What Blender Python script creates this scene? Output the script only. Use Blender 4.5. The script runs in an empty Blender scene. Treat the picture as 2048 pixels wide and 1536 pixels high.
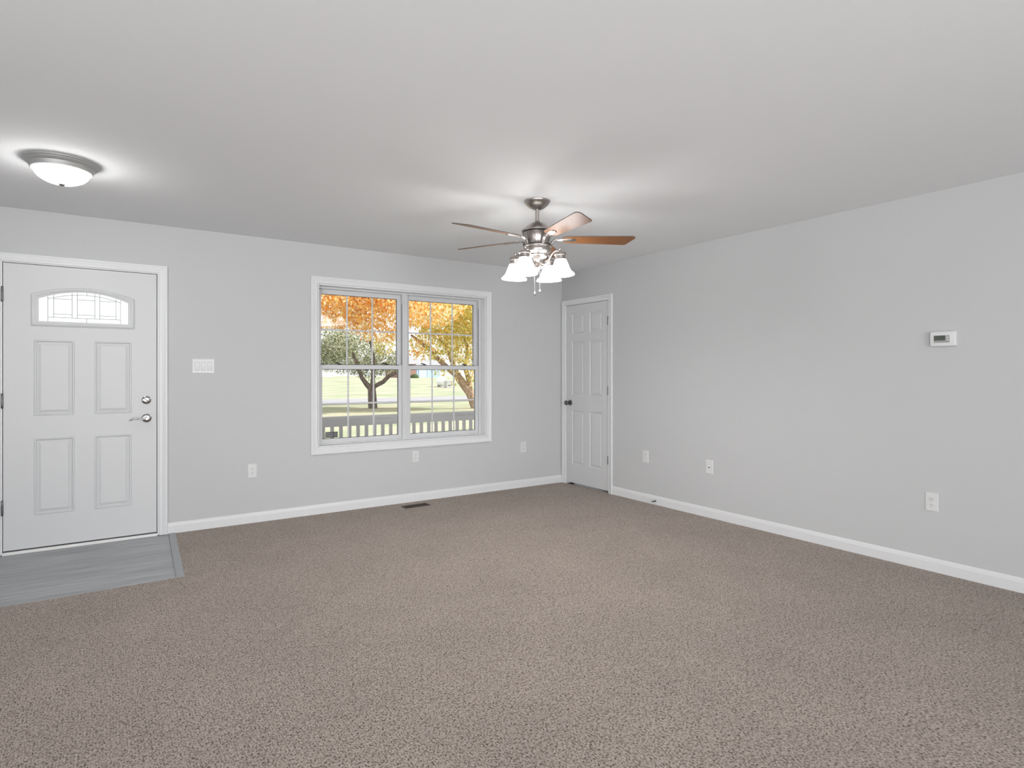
import bpy, bmesh, math, random
from mathutils import Vector, Matrix
SC = bpy.context.scene
COL = SC.collection
PI = math.pi

# ------------------------------------------------------------------ camera, world, sun, area lights, exposure
YAW = 0.5949
CAMZ = 1.2745
D = 5.436      # inside face of the wall with the window (Y)
R = 4.386      # inside face of the right wall (X)
H = 2.44       # ceiling
LEFT = -2.6    # left wall (X)
REAR = -4.0    # rear wall (Y)
CS, SN = math.cos(YAW), math.sin(YAW)

cam = bpy.data.cameras.new('camera'); camo = bpy.data.objects.new('camera', cam); COL.objects.link(camo)
camo.location = (0, 0, CAMZ); camo.rotation_euler = (PI / 2, 0, -YAW)
cam.sensor_width = 36.0; cam.lens = 1188.0 / 2048 * 36; cam.shift_y = -21.68 / 2048
cam.clip_start = 0.05; cam.clip_end = 600
SC.camera = camo

SC.view_settings.view_transform = 'Standard'; SC.view_settings.look = 'None'
SC.view_settings.gamma = 1.0; SC.view_settings.exposure = 0.0; SC.view_settings.use_curve_mapping = False

world = bpy.data.worlds.new('world'); SC.world = world; world.use_nodes = True
bg = world.node_tree.nodes['Background']; bg.inputs[0].default_value = (0.93, 0.965, 1.0, 1); bg.inputs[1].default_value = 1.45

sun = bpy.data.lights.new('sun', 'SUN'); sun.energy = 7.5; sun.angle = 0.01; sun.color = (1.0, 0.95, 0.86)
suno = bpy.data.objects.new('sun', sun); COL.objects.link(suno)
suno.rotation_euler = Vector((-0.74, 0.24, -0.60)).to_track_quat('-Z', 'Y').to_euler()


def area(name, loc, direction, sx, sy, power, color=(1, 1, 1), spread=180):
    l = bpy.data.lights.new(name, 'AREA'); l.shape = 'RECTANGLE'; l.size = sx; l.size_y = sy
    l.energy = power; l.color = color; l.spread = math.radians(spread)
    o = bpy.data.objects.new(name, l); COL.objects.link(o); o.location = loc
    o.rotation_euler = Vector(direction).to_track_quat('-Z', 'Y').to_euler()
    return o


# lamps stand in for patio door daylight; side pair fill from added, unseen left windows
area('patio_daylight', (1.0, REAR + 0.12, 1.10), (0.12, 1, 0.10), 3.4, 1.9, 86, (0.97, 0.985, 1.0), 100)
area('side_fill', (LEFT + 0.12, 1.4, 1.15), (1, 0.45, 0.50), 2.4, 1.4, 16, (0.97, 0.985, 1.0), 140)
area('side_fill_rear', (LEFT + 0.12, -1.6, 1.25), (1, 0.85, 0.22), 2.6, 1.5, 128, (0.97, 0.985, 1.0), 115)


# ------------------------------------------------------------------ materials
def mat(name, color, rough=0.5, metal=0.0, spec=0.5, bump=None, coat=0.0):
    m = bpy.data.materials.new(name); m.use_nodes = True
    nt = m.node_tree; b = nt.nodes['Principled BSDF']
    b.inputs['Base Color'].default_value = (*color, 1)
    b.inputs['Roughness'].default_value = rough; b.inputs['Metallic'].default_value = metal
    b.inputs['Specular IOR Level'].default_value = spec; b.inputs['Coat Weight'].default_value = coat
    if bump:
        scale, strength, dist = bump
        tc = nt.nodes.new('ShaderNodeTexCoord'); n = nt.nodes.new('ShaderNodeTexNoise')
        n.inputs['Scale'].default_value = scale; n.inputs['Detail'].default_value = 3
        bp = nt.nodes.new('ShaderNodeBump'); bp.inputs['Strength'].default_value = strength; bp.inputs['Distance'].default_value = dist
        nt.links.new(tc.outputs['Object'], n.inputs['Vector']); nt.links.new(n.outputs['Fac'], bp.inputs['Height'])
        nt.links.new(bp.outputs['Normal'], b.inputs['Normal'])
    return m


def emis(name, color, strength, base=(0.9, 0.9, 0.9)):
    m = mat(name, base, 0.3); b = m.node_tree.nodes['Principled BSDF']
    b.inputs['Emission Color'].default_value = (*color, 1); b.inputs['Emission Strength'].default_value = strength
    return m


def ramp(nt, stops):
    r = nt.nodes.new('ShaderNodeValToRGB'); e = r.color_ramp.elements
    while len(e) > 1: e.remove(e[-1])
    e[0].position = stops[0][0]; e[0].color = (*stops[0][1], 1)
    for p, c in stops[1:]:
        k = e.new(p); k.color = (*c, 1)
    return r


M = {}
M['wall'] = mat('wall_paint', (0.522, 0.527, 0.531), 0.75, spec=0.25, bump=(180, 0.15, 0.002))
M['ceiling'] = mat('ceiling_paint', (0.81, 0.82, 0.832), 0.9, spec=0.1, bump=(120, 0.15, 0.002))
M['trim'] = mat('trim_gloss_white', (0.69, 0.695, 0.703), 0.38, spec=0.4)
M['door'] = mat('door_white', (0.605, 0.61, 0.617), 0.42, spec=0.35)
M['vinyl_frame'] = mat('window_vinyl_white', (0.60, 0.605, 0.615), 0.35, spec=0.4)
M['plastic'] = mat('white_plastic', (0.66, 0.66, 0.66), 0.35, spec=0.5)
M['dark'] = mat('dark_slot', (0.03, 0.03, 0.032), 0.6)
M['rubber'] = mat('weather_rubber', (0.05, 0.05, 0.055), 0.8)
M['nickel'] = mat('brushed_nickel', (0.43, 0.40, 0.385), 0.32, 1.0, bump=(400, 0.05, 0.001))
M['nickel_dark'] = mat('satin_nickel_hinge', (0.17, 0.17, 0.17), 0.35, 1.0)
M['chrome'] = mat('polished_chrome', (0.42, 0.41, 0.405), 0.13, 1.0)
M['pan'] = mat('ceiling_light_pan', (0.46, 0.46, 0.455), 0.45, 0.55)
M['black'] = mat('black_motor_gap', (0.015, 0.015, 0.015), 0.6)
M['shade'] = emis('lit_frosted_glass', (1.0, 0.985, 0.96), 14.5)
M['bulb'] = emis('lit_bulb', (1.0, 0.985, 0.96), 360.0)
M['dome'] = emis('lit_dome_glass', (1.0, 0.985, 0.97), 48.0)
M['lcd'] = mat('lcd_display', (0.09, 0.105, 0.085), 0.25)
M['lcd_digit'] = mat('lcd_digit', (0.035, 0.045, 0.03), 0.3)
M['grey_panel'] = mat('grey_control_panel', (0.32, 0.33, 0.33), 0.4)
M['vent'] = mat('brown_register_metal', (0.055, 0.035, 0.024), 0.45, 0.3)
M['came'] = mat('lead_came', (0.06, 0.06, 0.06), 0.5, 0.2)
M['threshold'] = mat('white_threshold', (0.78, 0.77, 0.76), 0.45)
M['rail'] = mat('porch_rail_paint', (0.52, 0.52, 0.53), 0.6)
M['porch'] = mat('porch_boards', (0.35, 0.34, 0.33), 0.7)
M['soffit'] = mat('porch_soffit_tan', (0.55, 0.42, 0.28), 0.7)
M['siding_white'] = mat('white_siding', (0.80, 0.80, 0.82), 0.7)
M['siding_blue'] = mat('pale_blue_garage', (0.42, 0.58, 0.82), 0.6)
M['brick'] = mat('far_brick', (0.34, 0.20, 0.17), 0.8, bump=(12, 0.4, 0.02))
M['roofing'] = mat('grey_shingles', (0.30, 0.30, 0.32), 0.85)
M['bush'] = mat('dark_bush', (0.05, 0.085, 0.02), 0.9, bump=(9, 1.0, 0.15))
M['cabinet_grey'] = mat('utility_cabinet_grey', (0.45, 0.47, 0.45), 0.5)
M['tank_white'] = mat('white_enamel', (0.85, 0.85, 0.86), 0.4)


def m_glass(name, rough=0.0, tint=(1, 1, 1), fac=None):
    m = bpy.data.materials.new(name); m.use_nodes = True; nt = m.node_tree
    for n in list(nt.nodes):
        if n.type == 'BSDF_PRINCIPLED': nt.nodes.remove(n)
    out = [n for n in nt.nodes if n.type == 'OUTPUT_MATERIAL'][0]
    t = nt.nodes.new('ShaderNodeBsdfTransparent'); t.inputs[0].default_value = (*tint, 1)
    g = nt.nodes.new('ShaderNodeBsdfGlossy'); g.inputs['Roughness'].default_value = rough
    mx = nt.nodes.new('ShaderNodeMixShader'); fr = nt.nodes.new('ShaderNodeFresnel'); fr.inputs[0].default_value = 1.27
    nt.links.new(fr.outputs[0], mx.inputs[0]); nt.links.new(t.outputs[0], mx.inputs[1]); nt.links.new(g.outputs[0], mx.inputs[2])
    nt.links.new(mx.outputs[0], out.inputs[0])
    return m


M['glass'] = m_glass('window_glass')


def m_obscure():
    m = bpy.data.materials.new('obscure_door_glass'); m.use_nodes = True; nt = m.node_tree
    for n in list(nt.nodes):
        if n.type == 'BSDF_PRINCIPLED': nt.nodes.remove(n)
    out = [n for n in nt.nodes if n.type == 'OUTPUT_MATERIAL'][0]
    t = nt.nodes.new('ShaderNodeBsdfTransparent'); t.inputs[0].default_value = (0.98, 0.98, 0.98, 1)
    g = nt.nodes.new('ShaderNodeBsdfTranslucent'); g.inputs[0].default_value = (1, 1, 1, 1)
    mx = nt.nodes.new('ShaderNodeMixShader'); mx.inputs[0].default_value = 0.10
    nt.links.new(t.outputs[0], mx.inputs[1]); nt.links.new(g.outputs[0], mx.inputs[2]); nt.links.new(mx.outputs[0], out.inputs[0])
    return m


M['obscure'] = m_obscure()


def m_carpet():
    m = mat('carpet_loop', (0.3, 0.26, 0.23), 0.95, spec=0.05); nt = m.node_tree; b = nt.nodes['Principled BSDF']
    L = nt.links.new
    tc = nt.nodes.new('ShaderNodeTexCoord')
    v = nt.nodes.new('ShaderNodeTexVoronoi'); v.inputs['Scale'].default_value = 190; v.inputs['Randomness'].default_value = 0.9
    n = nt.nodes.new('ShaderNodeTexNoise'); n.inputs['Scale'].default_value = 125; n.inputs['Detail'].default_value = 2.5; n.inputs['Roughness'].default_value = 0.6
    n2 = nt.nodes.new('ShaderNodeTexNoise'); n2.inputs['Scale'].default_value = 2.2; n2.inputs['Detail'].default_value = 3
    mp = nt.nodes.new('ShaderNodeMapping'); mp.inputs['Scale'].default_value = (1.25, 0.85, 1); L(tc.outputs['Object'], mp.inputs[0])
    for t in (v, n): L(mp.outputs[0], t.inputs['Vector'])
    L(tc.outputs['Object'], n2.inputs['Vector'])
    wv = nt.nodes.new('ShaderNodeTexWave'); wv.inputs['Scale'].default_value = 32; wv.inputs['Distortion'].default_value = 0.6; wv.inputs['Detail'].default_value = 1; wv.inputs['Detail Scale'].default_value = 2; L(tc.outputs['Object'], wv.inputs['Vector'])
    sep = nt.nodes.new('ShaderNodeSeparateColor'); L(v.outputs['Color'], sep.inputs[0])
    r1 = ramp(nt, [(0.10, (0.050, 0.033, 0.024)), (0.30, (0.195, 0.152, 0.124)), (0.50, (0.365, 0.305, 0.264)), (0.9, (0.53, 0.458, 0.408))])
    mxf = nt.nodes.new('ShaderNodeMath'); mxf.operation = 'MULTIPLY_ADD'; mxf.inputs[1].default_value = 0.45
    nn = nt.nodes.new('ShaderNodeMapRange'); nn.inputs['From Min'].default_value = 0.33; nn.inputs['From Max'].default_value = 0.67
    nn.inputs['To Min'].default_value = 0.0; nn.inputs['To Max'].default_value = 0.6
    L(n.outputs['Fac'], nn.inputs['Value']); L(sep.outputs[0], mxf.inputs[0]); L(nn.outputs[0], mxf.inputs[2]); wm = nt.nodes.new('ShaderNodeMath'); wm.operation = 'MULTIPLY_ADD'; wm.inputs[1].default_value = 0.07; wm.inputs[2].default_value = -0.035; L(wv.outputs['Fac'], wm.inputs[0])
    sm = nt.nodes.new('ShaderNodeMath'); sm.operation = 'ADD'; L(mxf.outputs[0], sm.inputs[0]); L(wm.outputs[0], sm.inputs[1]); L(sm.outputs[0], r1.inputs[0])
    r2 = ramp(nt, [(0.3, (0.94, 0.94, 0.94)), (0.7, (1.05, 1.05, 1.05))]); L(n2.outputs['Fac'], r2.inputs[0])
    mx = nt.nodes.new('ShaderNodeMix'); mx.data_type = 'RGBA'; mx.blend_type = 'MULTIPLY'; mx.inputs['Factor'].default_value = 1
    L(r1.outputs[0], mx.inputs[6]); L(r2.outputs[0], mx.inputs[7]); L(mx.outputs[2], b.inputs['Base Color'])
    bp = nt.nodes.new('ShaderNodeBump'); bp.inputs['Strength'].default_value = 0.9; bp.inputs['Distance'].default_value = 0.006
    L(nn.outputs[0], bp.inputs['Height']); L(bp.outputs['Normal'], b.inputs['Normal'])
    b.inputs['Sheen Weight'].default_value = 0.15
    return m


def m_plank():
    m = mat('grey_vinyl_plank', (0.2, 0.21, 0.22), 0.42, spec=0.4); nt = m.node_tree; b = nt.nodes['Principled BSDF']; L = nt.links.new
    tc = nt.nodes.new('ShaderNodeTexCoord')
    br = nt.nodes.new('ShaderNodeTexBrick'); br.inputs['Scale'].default_value = 1.0
    br.inputs['Brick Width'].default_value = 1.2; br.inputs['Row Height'].default_value = 0.15; br.inputs['Mortar Size'].default_value = 0.0012
    br.inputs['Color1'].default_value = (0.325, 0.335, 0.345, 1); br.inputs['Color2'].default_value = (0.37, 0.38, 0.39, 1); br.inputs['Mortar'].default_value = (0.29, 0.295, 0.30, 1)
    mp = nt.nodes.new('ShaderNodeMapping'); mp.inputs['Scale'].default_value = (1.6, 26, 1)
    n = nt.nodes.new('ShaderNodeTexNoise'); n.inputs['Scale'].default_value = 1.4; n.inputs['Detail'].default_value = 5
    L(tc.outputs['Object'], br.inputs['Vector']); L(tc.outputs['Object'], mp.inputs['Vector']); L(mp.outputs[0], n.inputs['Vector'])
    r = ramp(nt, [(0.3, (0.74, 0.75, 0.77)), (0.7, (1.24, 1.23, 1.21))]); L(n.outputs['Fac'], r.inputs[0])
    mx = nt.nodes.new('ShaderNodeMix'); mx.data_type = 'RGBA'; mx.blend_type = 'MULTIPLY'; mx.inputs['Factor'].default_value = 1
    L(br.outputs['Color'], mx.inputs[6]); L(r.outputs[0], mx.inputs[7]); L(mx.outputs[2], b.inputs['Base Color'])
    return m


def m_wood():
    m = mat('oak_blade', (0.3, 0.13, 0.05), 0.42, spec=0.45); nt = m.node_tree; b = nt.nodes['Principled BSDF']; L = nt.links.new
    tc = nt.nodes.new('ShaderNodeTexCoord'); w = nt.nodes.new('ShaderNodeTexNoise'); w.inputs['Scale'].default_value = 45; w.inputs['Detail'].default_value = 4
    L(tc.outputs['Object'], w.inputs['Vector'])
    r = ramp(nt, [(0.3, (0.165, 0.062, 0.017)), (0.7, (0.22, 0.088, 0.025))]); L(w.outputs['Fac'], r.inputs[0]); L(r.outputs[0], b.inputs['Base Color'])
    return m


def m_leaf(name, cols, trans=0.5):
    m = bpy.data.materials.new(name); m.use_nodes = True; nt = m.node_tree; L = nt.links.new
    for n in list(nt.nodes):
        if n.type == 'BSDF_PRINCIPLED': nt.nodes.remove(n)
    out = [n for n in nt.nodes if n.type == 'OUTPUT_MATERIAL'][0]
    g = nt.nodes.new('ShaderNodeNewGeometry'); k = len(cols)
    r = ramp(nt, [(i / k, c) for i, c in enumerate(cols)]); r.color_ramp.interpolation = 'CONSTANT'
    L(g.outputs['Random Per Island'], r.inputs[0])
    d = nt.nodes.new('ShaderNodeBsdfDiffuse'); t = nt.nodes.new('ShaderNodeBsdfTranslucent'); mx = nt.nodes.new('ShaderNodeMixShader'); mx.inputs[0].default_value = trans
    L(r.outputs[0], d.inputs[0]); L(r.outputs[0], t.inputs[0]); L(d.outputs[0], mx.inputs[1]); L(t.outputs[0], mx.inputs[2]); L(mx.outputs[0], out.inputs[0])
    return m


def m_noise2(name, c1, c2, scale, rough=0.9, detail=5, stretch=(1, 1, 1), c3=None):
    m = mat(name, c1, rough, spec=0.1); nt = m.node_tree; b = nt.nodes['Principled BSDF']; L = nt.links.new
    tc = nt.nodes.new('ShaderNodeTexCoord'); mp = nt.nodes.new('ShaderNodeMapping'); mp.inputs['Scale'].default_value = stretch
    n = nt.nodes.new('ShaderNodeTexNoise'); n.inputs['Scale'].default_value = scale; n.inputs['Detail'].default_value = detail
    L(tc.outputs['Object'], mp.inputs[0]); L(mp.outputs[0], n.inputs['Vector'])
    st = [(0.35, c1), (0.65, c2)] if c3 is None else [(0.32, c1), (0.5, c2), (0.66, c3)]
    r = ramp(nt, st); L(n.outputs['Fac'], r.inputs[0]); L(r.outputs[0], b.inputs['Base Color'])
    return m


M['blade_edge'] = mat('dark_blade_edge', (0.10, 0.09, 0.08), 0.5)
M['carpet'] = m_carpet(); M['plank'] = m_plank(); M['wood'] = m_wood()
M['strip'] = mat('grey_transition', (0.33, 0.34, 0.35), 0.45)
M['grass'] = m_noise2('autumn_grass', (0.24, 0.29, 0.17), (0.33, 0.35, 0.25), 0.6, detail=12, c3=(0.43, 0.38, 0.31), stretch=(0.5, 1.4, 1))
M['road'] = m_noise2('pale_asphalt', (0.29, 0.29, 0.31), (0.34, 0.34, 0.36), 3)
M['bark'] = m_noise2('bark', (0.22, 0.15, 0.11), (0.52, 0.38, 0.29), 6, stretch=(3, 3, 0.6))
M['bark_grey'] = m_noise2('grey_bark', (0.10, 0.085, 0.075), (0.22, 0.18, 0.16), 6, stretch=(3, 3, 0.6))
M['leaf_orange'] = m_leaf('orange_leaves', [(0.82, 0.34, 0.08), (0.88, 0.52, 0.16), (0.93, 0.72, 0.30), (0.95, 0.84, 0.50), (0.96, 0.90, 0.66), (0.84, 0.46, 0.14), (0.95, 0.70, 0.38), (0.97, 0.93, 0.78), (0.92, 0.66, 0.24), (0.96, 0.84, 0.50)])
M['leaf_gold'] = m_leaf('gold_leaves', [(0.90, 0.72, 0.22), (0.88, 0.80, 0.34), (0.62, 0.62, 0.18), (0.94, 0.64, 0.18), (0.95, 0.90, 0.56), (0.46, 0.48, 0.12), (0.80, 0.74, 0.26), (0.96, 0.93, 0.70), (0.80, 0.66, 0.30)])
M['leaf_green'] = m_leaf('grey_green_leaves', [(0.22, 0.26, 0.14), (0.42, 0.45, 0.30), (0.14, 0.17, 0.09), (0.66, 0.67, 0.52), (0.30, 0.33, 0.20), (0.80, 0.80, 0.68)], 0.2)


# ------------------------------------------------------------------ geometry helpers
class MB:
    """collects geometry for ONE mesh object, in world coordinates"""
    def __init__(s): s.bm = bmesh.new()

    def box(s, x0, x1, y0, y1, z0, z1):
        v = [s.bm.verts.new((x, y, z)) for x in (x0, x1) for y in (y0, y1) for z in (z0, z1)]
        for f in ((0, 1, 3, 2), (4, 6, 7, 5), (0, 4, 5, 1), (2, 3, 7, 6), (0, 2, 6, 4), (1, 5, 7, 3)): s.bm.faces.new([v[i] for i in f])
        return s

    def face(s, pts):
        return s.bm.faces.new([s.bm.verts.new(p) for p in pts])

    def loops(s, loops, closed=True, cap0=False, cap1=False):
        vs = [[s.bm.verts.new(p) for p in l] for l in loops]; n = len(loops[0])
        for a, b in zip(vs, vs[1:]):
            for i in range(n if closed else n - 1):
                j = (i + 1) % n
                try: s.bm.faces.new((a[i], a[j], b[j], b[i]))
                except ValueError: pass
        if cap0: s.bm.faces.new(vs[0])
        if cap1: s.bm.faces.new(vs[-1][::-1])
        return s

    def lathe(s, prof, mtx=Matrix(), seg=32, cap0=False, cap1=False):
        """prof: list of (radius, height) about local Z"""
        return s.loops([[mtx @ Vector((r * math.cos(2 * PI * k / seg), r * math.sin(2 * PI * k / seg), z)) for k in range(seg)] for r, z in prof], True, cap0, cap1)

    def tube(s, pts, rad, seg=10, cap=True, flat=None):
        pts = [Vector(p) for p in pts]; L = []
        rads = rad if isinstance(rad, (list, tuple)) else [rad] * len(pts)
        up = Vector((0, 0, 1)); prev = None
        for i, p in enumerate(pts):
            t = (pts[min(i + 1, len(pts) - 1)] - pts[max(i - 1, 0)]).normalized()
            if prev is None:
                a = t.orthogonal().normalized() if abs(t.dot(up)) > 0.95 else t.cross(up).normalized()
            else:
                a = (prev - t * prev.dot(t)).normalized()
            b = t.cross(a).normalized(); prev = a
            fb = 1.0 if flat is None else flat
            L.append([p + (a * math.cos(2 * PI * k / seg) + b * fb * math.sin(2 * PI * k / seg)) * rads[i] for k in range(seg)])
        return s.loops(L, True, cap, cap)

    def ball(s, c, r, seg=16, rings=10, sc=(1, 1, 1)):
        c = Vector(c)
        prof = [(max(1e-5, r * math.sin(PI * i / rings)), -r * math.cos(PI * i / rings)) for i in range(rings + 1)]
        return s.loops([[c + Vector((q * math.cos(2 * PI * k / seg) * sc[0], q * math.sin(2 * PI * k / seg) * sc[1], z * sc[2])) for k in range(seg)] for q, z in prof])

    def build(s, name, m, parent=None, smooth=False, bevel=0.0, label=None, auto=None):
        bmesh.ops.remove_doubles(s.bm, verts=s.bm.verts, dist=1e-6)
        bmesh.ops.recalc_face_normals(s.bm, faces=s.bm.faces)
        root = parent
        while root is not None and root.parent is not None: root = root.parent
        if root is not None: bmesh.ops.translate(s.bm, verts=s.bm.verts, vec=-root.location)
        me = bpy.data.meshes.new(name); s.bm.to_mesh(me); s.bm.free()
        if smooth:
            for p in me.polygons: p.use_smooth = True
            me.set_sharp_from_angle(angle=math.radians(auto or 40))
        me.materials.append(m if not isinstance(m, str) else M[m])
        o = bpy.data.objects.new(name, me); COL.objects.link(o); o.parent = parent
        if bevel:
            b = o.modifiers.new('bevel', 'BEVEL'); b.width = bevel; b.segments = 2; b.limit_method = 'ANGLE'; b.angle_limit = math.radians(50)
        if label: o['label'] = label
        return o


def thing(name, label, cat, loc, group=None):
    o = bpy.data.objects.new(name, None); COL.objects.link(o); o.location = loc; o.empty_display_size = 0.1
    o['label'] = label; o['category'] = cat
    if group: o['group'] = group
    return o


def tag(o, label, cat, group=None, kind=None):
    o['label'] = label; o['category'] = cat
    if group: o['group'] = group
    if kind: o['kind'] = kind
    return o


def struct(o, label, cat='room'):
    o['kind'] = 'structure'; o['label'] = label; o['category'] = cat
    return o


def sroot(name, label, cat, loc):
    o = thing(name, label, cat, loc); o['kind'] = 'structure'; return o


BW = lambda a, b, d: Vector((a, D - d, b))      # back wall: a = X, b = Z, d = distance out into the room
RW = lambda a, b, d: Vector((R - d, a, b))      # right wall: a = Y


def sweep(mb, W, path, profile, closed):
    """mitred moulding: path in (a,b); profile [(offset to the left of travel, d)]"""
    n = len(path); P = [Vector(p) for p in path]; loops = []
    for i in range(n):
        if closed or 0 < i < n - 1:
            d0 = (P[i] - P[i - 1]).normalized(); d1 = (P[(i + 1) % n] - P[i]).normalized()
        elif i == 0: d0 = d1 = (P[1] - P[0]).normalized()
        else: d0 = d1 = (P[i] - P[i - 1]).normalized()
        n0 = Vector((-d0.y, d0.x)); n1 = Vector((-d1.y, d1.x)); m = (n0 + n1); m = m / max(1e-6, m.dot(n0)) if m.length > 1e-6 else n0
        loops.append([W(P[i].x + m.x * o, P[i].y + m.y * o, d) for o, d in profile])
    if closed: loops.append(loops[0])
    mb.loops(loops, True, not closed, not closed)
    return mb


CASING = [(0, -0.001), (0, 0.009), (0.004, 0.011), (0.012, 0.010), (0.022, 0.0105), (0.026, 0.013), (0.040, 0.0155), (0.045, 0.0185), (0.054, 0.0185), (0.058, 0.015), (0.058, -0.001)]


def holed_wall(name, W, a0, a1, b0, b1, depth, holes, label, m='wall'):
    """wall slab, front at d=0, back at d=-depth, rectangular holes (a0,a1,b0,b1)"""
    mb = MB(); A = sorted({a0, a1} | {h[i] for h in holes for i in (0, 1)}); Bz = sorted({b0, b1} | {h[i] for h in holes for i in (2, 3)})
    inside = lambda a, b: any(h[0] < a < h[1] and h[2] < b < h[3] for h in holes)
    for i in range(len(A) - 1):
        for j in range(len(Bz) - 1):
            if inside((A[i] + A[i + 1]) / 2, (Bz[j] + Bz[j + 1]) / 2): continue
            for d in (0, -depth):
                mb.face([W(A[i], Bz[j], d), W(A[i + 1], Bz[j], d), W(A[i + 1], Bz[j + 1], d), W(A[i], Bz[j + 1], d)])
    for q in [(a0, a1, b0, b1)] + list(holes):
        c = [(q[0], q[2]), (q[1], q[2]), (q[1], q[3]), (q[0], q[3])]
        for i in range(4):
            u, v = c[i], c[(i + 1) % 4]
            if q[2] == b0 and q is not None and i == 0 and q[2] <= b0 and q != (a0, a1, b0, b1): continue
            mb.face([W(u[0], u[1], 0), W(v[0], v[1], 0), W(v[0], v[1], -depth), W(u[0], u[1], -depth)])
    return struct(mb.build(name, m), label, 'wall')


def rect(a0, a1, b0, b1): return [(a0, b0), (a1, b0), (a1, b1), (a0, b1)]


def panel_slab(W, a0, a1, b0, b1, dface, thick, panels, rings, special=None):
    """door slab with moulded panels on the room side. special=(rect, fn) leaves that cell to fn"""
    mb = MB(); cells = list(panels) + ([special[0]] if special else [])
    A = sorted({a0, a1} | {h[i] for h in cells for i in (0, 1)}); Bz = sorted({b0, b1} | {h[i] for h in cells for i in (2, 3)})
    inside = lambda a, b: any(h[0] < a < h[1] and h[2] < b < h[3] for h in cells)
    for i in range(len(A) - 1):
        for j in range(len(Bz) - 1):
            if inside((A[i] + A[i + 1]) / 2, (Bz[j] + Bz[j + 1]) / 2): continue
            mb.face([W(A[i], Bz[j], dface), W(A[i + 1], Bz[j], dface), W(A[i + 1], Bz[j + 1], dface), W(A[i], Bz[j + 1], dface)])
    for p in panels:
        L = [[W(a, b, dface + dd) for a, b in rect(p[0] + k, p[1] - k, p[2] + k, p[3] - k)] for k, dd in rings]
        mb.loops(L, True, False, True)
    back = dface - thick
    if special is None:
        mb.face([W(a, b, back) for a, b in rect(a0, a1, b0, b1)])
    c = rect(a0, a1, b0, b1)
    for i in range(4):
        u, v = c[i], c[(i + 1) % 4]
        mb.face([W(u[0], u[1], dface), W(v[0], v[1], dface), W(v[0], v[1], back), W(u[0], u[1], back)])
    if special: special[1](mb, back)
    return mb


# ------------------------------------------------------------------ room shell
VX0, VX1, VY = 0.341, 0.385, 4.236      # vinyl edge: X at its front end / at the wall, Y of its front edge
STRIP = 0.048
mb = MB()
poly = [(LEFT, REAR), (R, REAR), (R, D), (VX1 + STRIP, D), (VX0 + STRIP, VY), (LEFT, VY - 0.012)]
mb.loops([[Vector((x, y, -0.03)) for x, y in poly], [Vector((x, y, 0)) for x, y in poly]], True, True, True)
struct(mb.build('floor', 'carpet'), 'speckled taupe brown loop pile carpet covering the living room floor', 'floor')
mb = MB()
poly = [(LEFT, VY - 0.012), (VX0, VY), (VX1, D + 0.03), (LEFT, D + 0.03)]
mb.loops([[Vector((x, y, -0.03)) for x, y in poly], [Vector((x, y, -0.004)) for x, y in poly]], True, True, True)
struct(mb.build('floor_entry', 'plank'), 'grey wood look vinyl plank patch in front of the entry door', 'floor')
mb = MB()
poly = [(VX0, VY), (VX0 + STRIP, VY), (VX1 + STRIP, D), (VX1, D)]
mb.loops([[Vector((x, y, -0.03)) for x, y in poly], [Vector((x, y, 0.001)) for x, y in poly],
          [Vector((x + (0.004 if x < 0.388 and i in (0, 3) else -0.004), y, 0.005)) for i, (x, y) in enumerate(poly)]], True, True, True)
struct(mb.build('trim_1', 'strip'), 'flat grey transition strip between vinyl planks and carpet', 'trim')
struct(MB().box(LEFT - 0.15, R + 0.9, REAR - 0.15, D + 0.16, H, H + 0.25).build('ceiling', 'ceiling'), 'smooth flat off-white painted ceiling', 'ceiling')

DH = (-0.645, 0.330, -0.03, 2.075)       # rough openings
WH = (1.556, 3.343, 0.600, 2.087)
CH = (4.630, 5.376, -0.03, 2.072)
holed_wall('wall_back', BW, LEFT - 0.15, R + 0.16, -0.03, H, 0.16, [DH, WH], 'light grey painted wall with the entry door and double window')
holed_wall('wall_right', RW, REAR, D, -0.03, H, 0.12, [CH], 'light grey painted right wall with the narrow closet door')
struct(MB().box(R + 0.65, R + 0.75, 4.3, D, -0.03, H).box(R + 0.12, R + 0.75, 4.2, 4.3, -0.03, H).build('wall_closet', 'wall'), 'closet walls behind the narrow closet door', 'wall')
struct(MB().box(R + 0.12, R + 0.65, 4.3, D, -0.03, -0.01).box(R, R + 0.12, 4.6496, 5.3564, -0.03, -0.004).build('floor_closet', 'vent'), 'closet flooring under and behind the door, darkened for the unlit gap', 'floor')  # dark brown stands in for the shade in the gap under the door
wl = lambda a, b, d: Vector((LEFT + d, a, b))
wr = lambda a, b, d: Vector((a, REAR + d, b))
holed_wall('wall_left', wl, REAR, D, -0.03, H, 0.15, [(-3.0, -0.2, 0.45, 2.05), (0.1, 2.7, 0.45, 2.05)], 'light grey painted left wall with two wide windows added for fill light')
holed_wall('wall_rear', wr, LEFT - 0.15, R + 0.15, -0.03, H, 0.15, [(-0.8, 2.8, 0.02, 2.07)], 'light grey painted rear wall with a patio door')
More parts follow.
